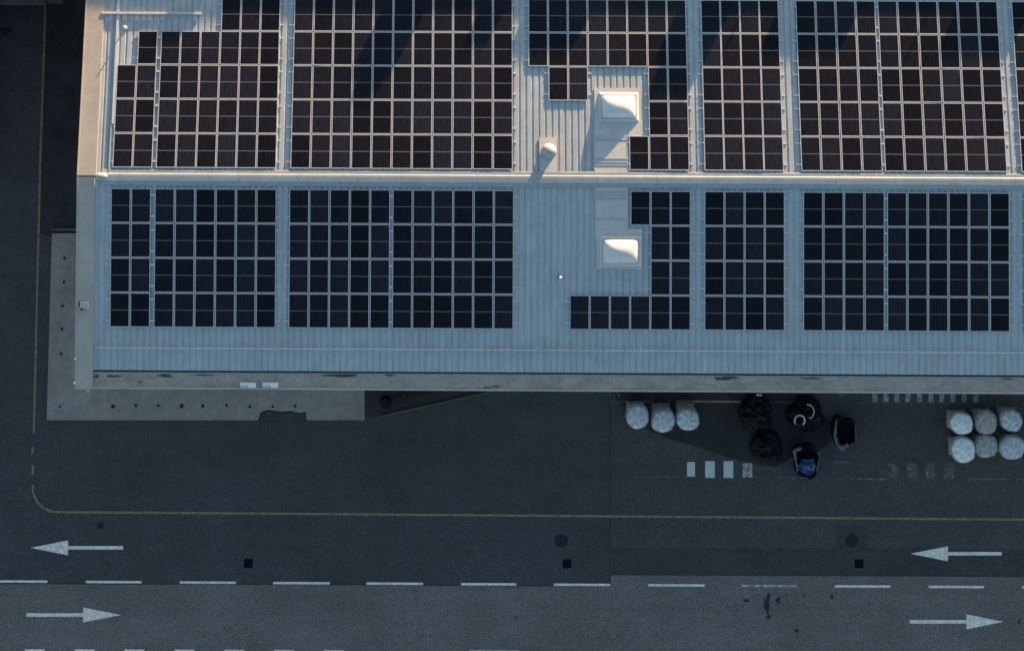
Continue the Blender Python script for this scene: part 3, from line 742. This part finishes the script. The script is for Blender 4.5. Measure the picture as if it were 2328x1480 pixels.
def ring(px, py, r, tube, z, t, a0=0, a1=360, tilt=(0, 0)):
    p = at(px, py, z); w = t.matrix_world; loc = Vector((p.x, p.y, z)) - t.location
    pts = [(r * math.cos(R(a)), r * math.sin(R(a)) * 1.05, 0) for a in range(a0, a1 + 1, 15)]
    o = MB().tube(pts, tube, 8).build('ring', M['zinc'], t, True); o.location = loc; o.rotation_euler = (tilt[0], tilt[1], 0); return o
bpy.context.view_layer.update()
ring(1818, 956, .28, .045, 1.12, t, -50, 225, (.15, .1)); ring(1837, 935, .34, .035, 1.02, t, -80, 110, (-.1, .15))
# open black bag with bluish rim
def open_bag(px, py, rx, ry, hgt, lab, sd, rimm):
    p = at(px, py, hgt); c = .0240; t = empty('open_black_bag', (p.x, p.y, 0), label=lab, cat='bulk bag', group='black heaps between the two groups of bags')
    rr = random.Random(sd); ph = [rr.uniform(0, 6.28) for _ in range(6)]
    def fx(a, q, z):
        e = 3.2; cc, s = math.cos(a), math.sin(a); k = (abs(cc) ** e + abs(s) ** e) ** (-1 / e)
        w = 1 + .07 * math.sin(3 * a + ph[0]) + .06 * math.sin(5 * a + ph[1]) + .04 * math.sin(11 * a + ph[2] + 4 * z)
        return (q * rx * c * k * w * cc, q * ry * c * k * w * s, z * (1 + .06 * math.sin(4 * a + ph[3])))
    MB().lathe([(.92, .01), (1.0, .3), (1.0, hgt * .8), (.96, hgt * .97), (.90, hgt), (.83, hgt * .93), (.78, hgt * .55), (.55, hgt * .40), (.2, hgt * .36)], 48, fx).build('bag_body', M['blackplastic'], t)
    def strip(a0, a1, r0, r1, dz, name, mm):
        mb = MB(); vs = []; n = 12
        for i in range(n + 1):
            a = R(a0 + (a1 - a0) * i / n)
            for j, q in enumerate((r0, (r0 + r1) / 2, r1)):
                x, y, z = fx(a, q + rr.uniform(-.03, .03), hgt); vs.append((x, y, z + dz[j] + rr.uniform(-.02, .03)))
        mb.add(vs, [(i * 3 + j, i * 3 + j + 1, i * 3 + j + 4, i * 3 + j + 3) for i in range(n) for j in range(2)])
        mb.build(name, mm, t)
    return t, strip
t, strip = open_bag(1921, 984, 25, 32, 1.0, 'open black bag with a bluish rim, rightmost of the dark heaps', 21, None)
strip(130, 262, .80, 1.02, (.02, .07, .0), 'rim', M['blueedge']); strip(-118, -70, .72, 1.04, (.03, .08, .0), 'rim', M['blueedge']); strip(-30, 30, .90, 1.02, (.02, .05, .0), 'rim', M['blueedge'])
t, strip = open_bag(1835, 1050, 27, 36, 1.0, 'black bag with crumpled bright blue film, lowest of the dark heaps', 22, None)
strip(120, 215, .84, 1.03, (.02, .06, .0), 'rim', M['blueedge']); strip(-20, 35, .9, 1.02, (.02, .05, .0), 'rim', M['blueedge'])
rr = random.Random(5); mb = MB(); n = 9; vs = []
for j in range(n):
    for i in range(n):
        u, v = -1 + 2 * i / (n - 1), -1 + 2 * j / (n - 1)
        vs.append((.44 * u * (1 - .45 * max(0, -v)) * (1 + .25 * math.sin(4 * v + 1)) + .06 + rr.uniform(-.05, .05), .50 * v + rr.uniform(-.05, .05) - .40, .98 + rr.uniform(-.09, .11) - .10 * (u * u + v * v)))
mb.add(vs, [(j * n + i, j * n + i + 1, (j + 1) * n + i + 1, (j + 1) * n + i) for j in range(n - 1) for i in range(n - 1)])
mb.build('film', M['bluefilm'], t)

# ------------------------------------------------------------------ things at the planting bed and under the wall
p = at(876, 917, .9); b_ = empty('black_drum', (p.x, p.y, 0), label='black round drum standing at the left end of the planting bed', cat='drum')
MB().lathe([(.27, 0), (.29, .05), (.29, .3), (.305, .32), (.29, .34), (.29, .82), (.27, .86)], 24).build('drum_body', M['rubber'], b_, True)
MB().lathe([(.26, .861), (.26, .88), (.20, .87)], 24).build('lid', M['blackplastic'], b_, True)
def shrub(px, py, r, hgt, lab, sd):
    p = at(px, py, hgt / 2); t = empty('low_shrub', (p.x, p.y, 0), label=lab, cat='shrub', group='low dark shrubs in the planting bed')
    rr = random.Random(sd); mb = MB(); st_ = MB()
    for k in range(9):
        a = rr.uniform(0, 6.28); st_.tube([(0, 0, 0), (math.cos(a) * r * .4, math.sin(a) * r * .3, hgt * .5), (math.cos(a) * r * .8, math.sin(a) * r * .6, hgt * rr.uniform(.7, 1))], [.02, .012, .005], 5)
    st_.build('stem', M['wood'], t)
    for k in range(420):
        a = rr.uniform(0, 6.28); q = math.sqrt(rr.random()); x = math.cos(a) * q * r; y = math.sin(a) * q * r * .7; z = hgt * (1 - .5 * q * q) * rr.uniform(.4, 1)
        s = rr.uniform(.02, .05); m3 = Euler((rr.uniform(-.8, .8), rr.uniform(-.8, .8), rr.uniform(0, 6.3))).to_matrix()
        mb.add([Vector((x, y, z)) + m3 @ Vector(v) for v in ((-s, -s * .5, 0), (s, -s * .5, 0), (s * .8, s * .6, .01), (-s * .8, s * .6, -.01))], [(0, 1, 2, 3)])
    mb.build('foliage', M['leaf'], t)
shrub(918, 911, .50, .6, 'low brownish shrub right of the black drum', 1)
shrub(962, 900, .46, .5, 'low dark shrub farthest right in the planting bed, at the wall', 2)
# small wall lamp / post that shows just below the parapet
for px, w, lab in ((1408, .10, 'thin pale post at the wall, left of the three bags'), (1913, .10, 'thin pale post at the wall, left of the striped crossing')):
    p = at(px, 898, 2.2); t = empty('short_post', (p.x, p.y, 0), label=lab, cat='post', group='thin posts at the foot of the wall')
    MB().lathe([(.10, 0), (.10, .02), (.045, .03), (.045, 2.2)], 12).build('pole', M['kerb'], t, True)
    MB().lathe([(.06, 2.2), (.06, 2.24), (.02, 2.27)], 12).build('cap', M['kerb'], t, True)
p = at(1726, 898, 1.6); t = empty('wall_hydrant', (p.x, p.y, 0), label='small pale blue capped pipe at the wall above the first black heap', cat='pipe')
MB().lathe([(.07, 0), (.07, 1.5)], 12).build('pipe', M['iron'], t, True)
MB().box(-.14, .14, -.05, .05, 1.5, 1.6).build('cap', M['zinc'], t)
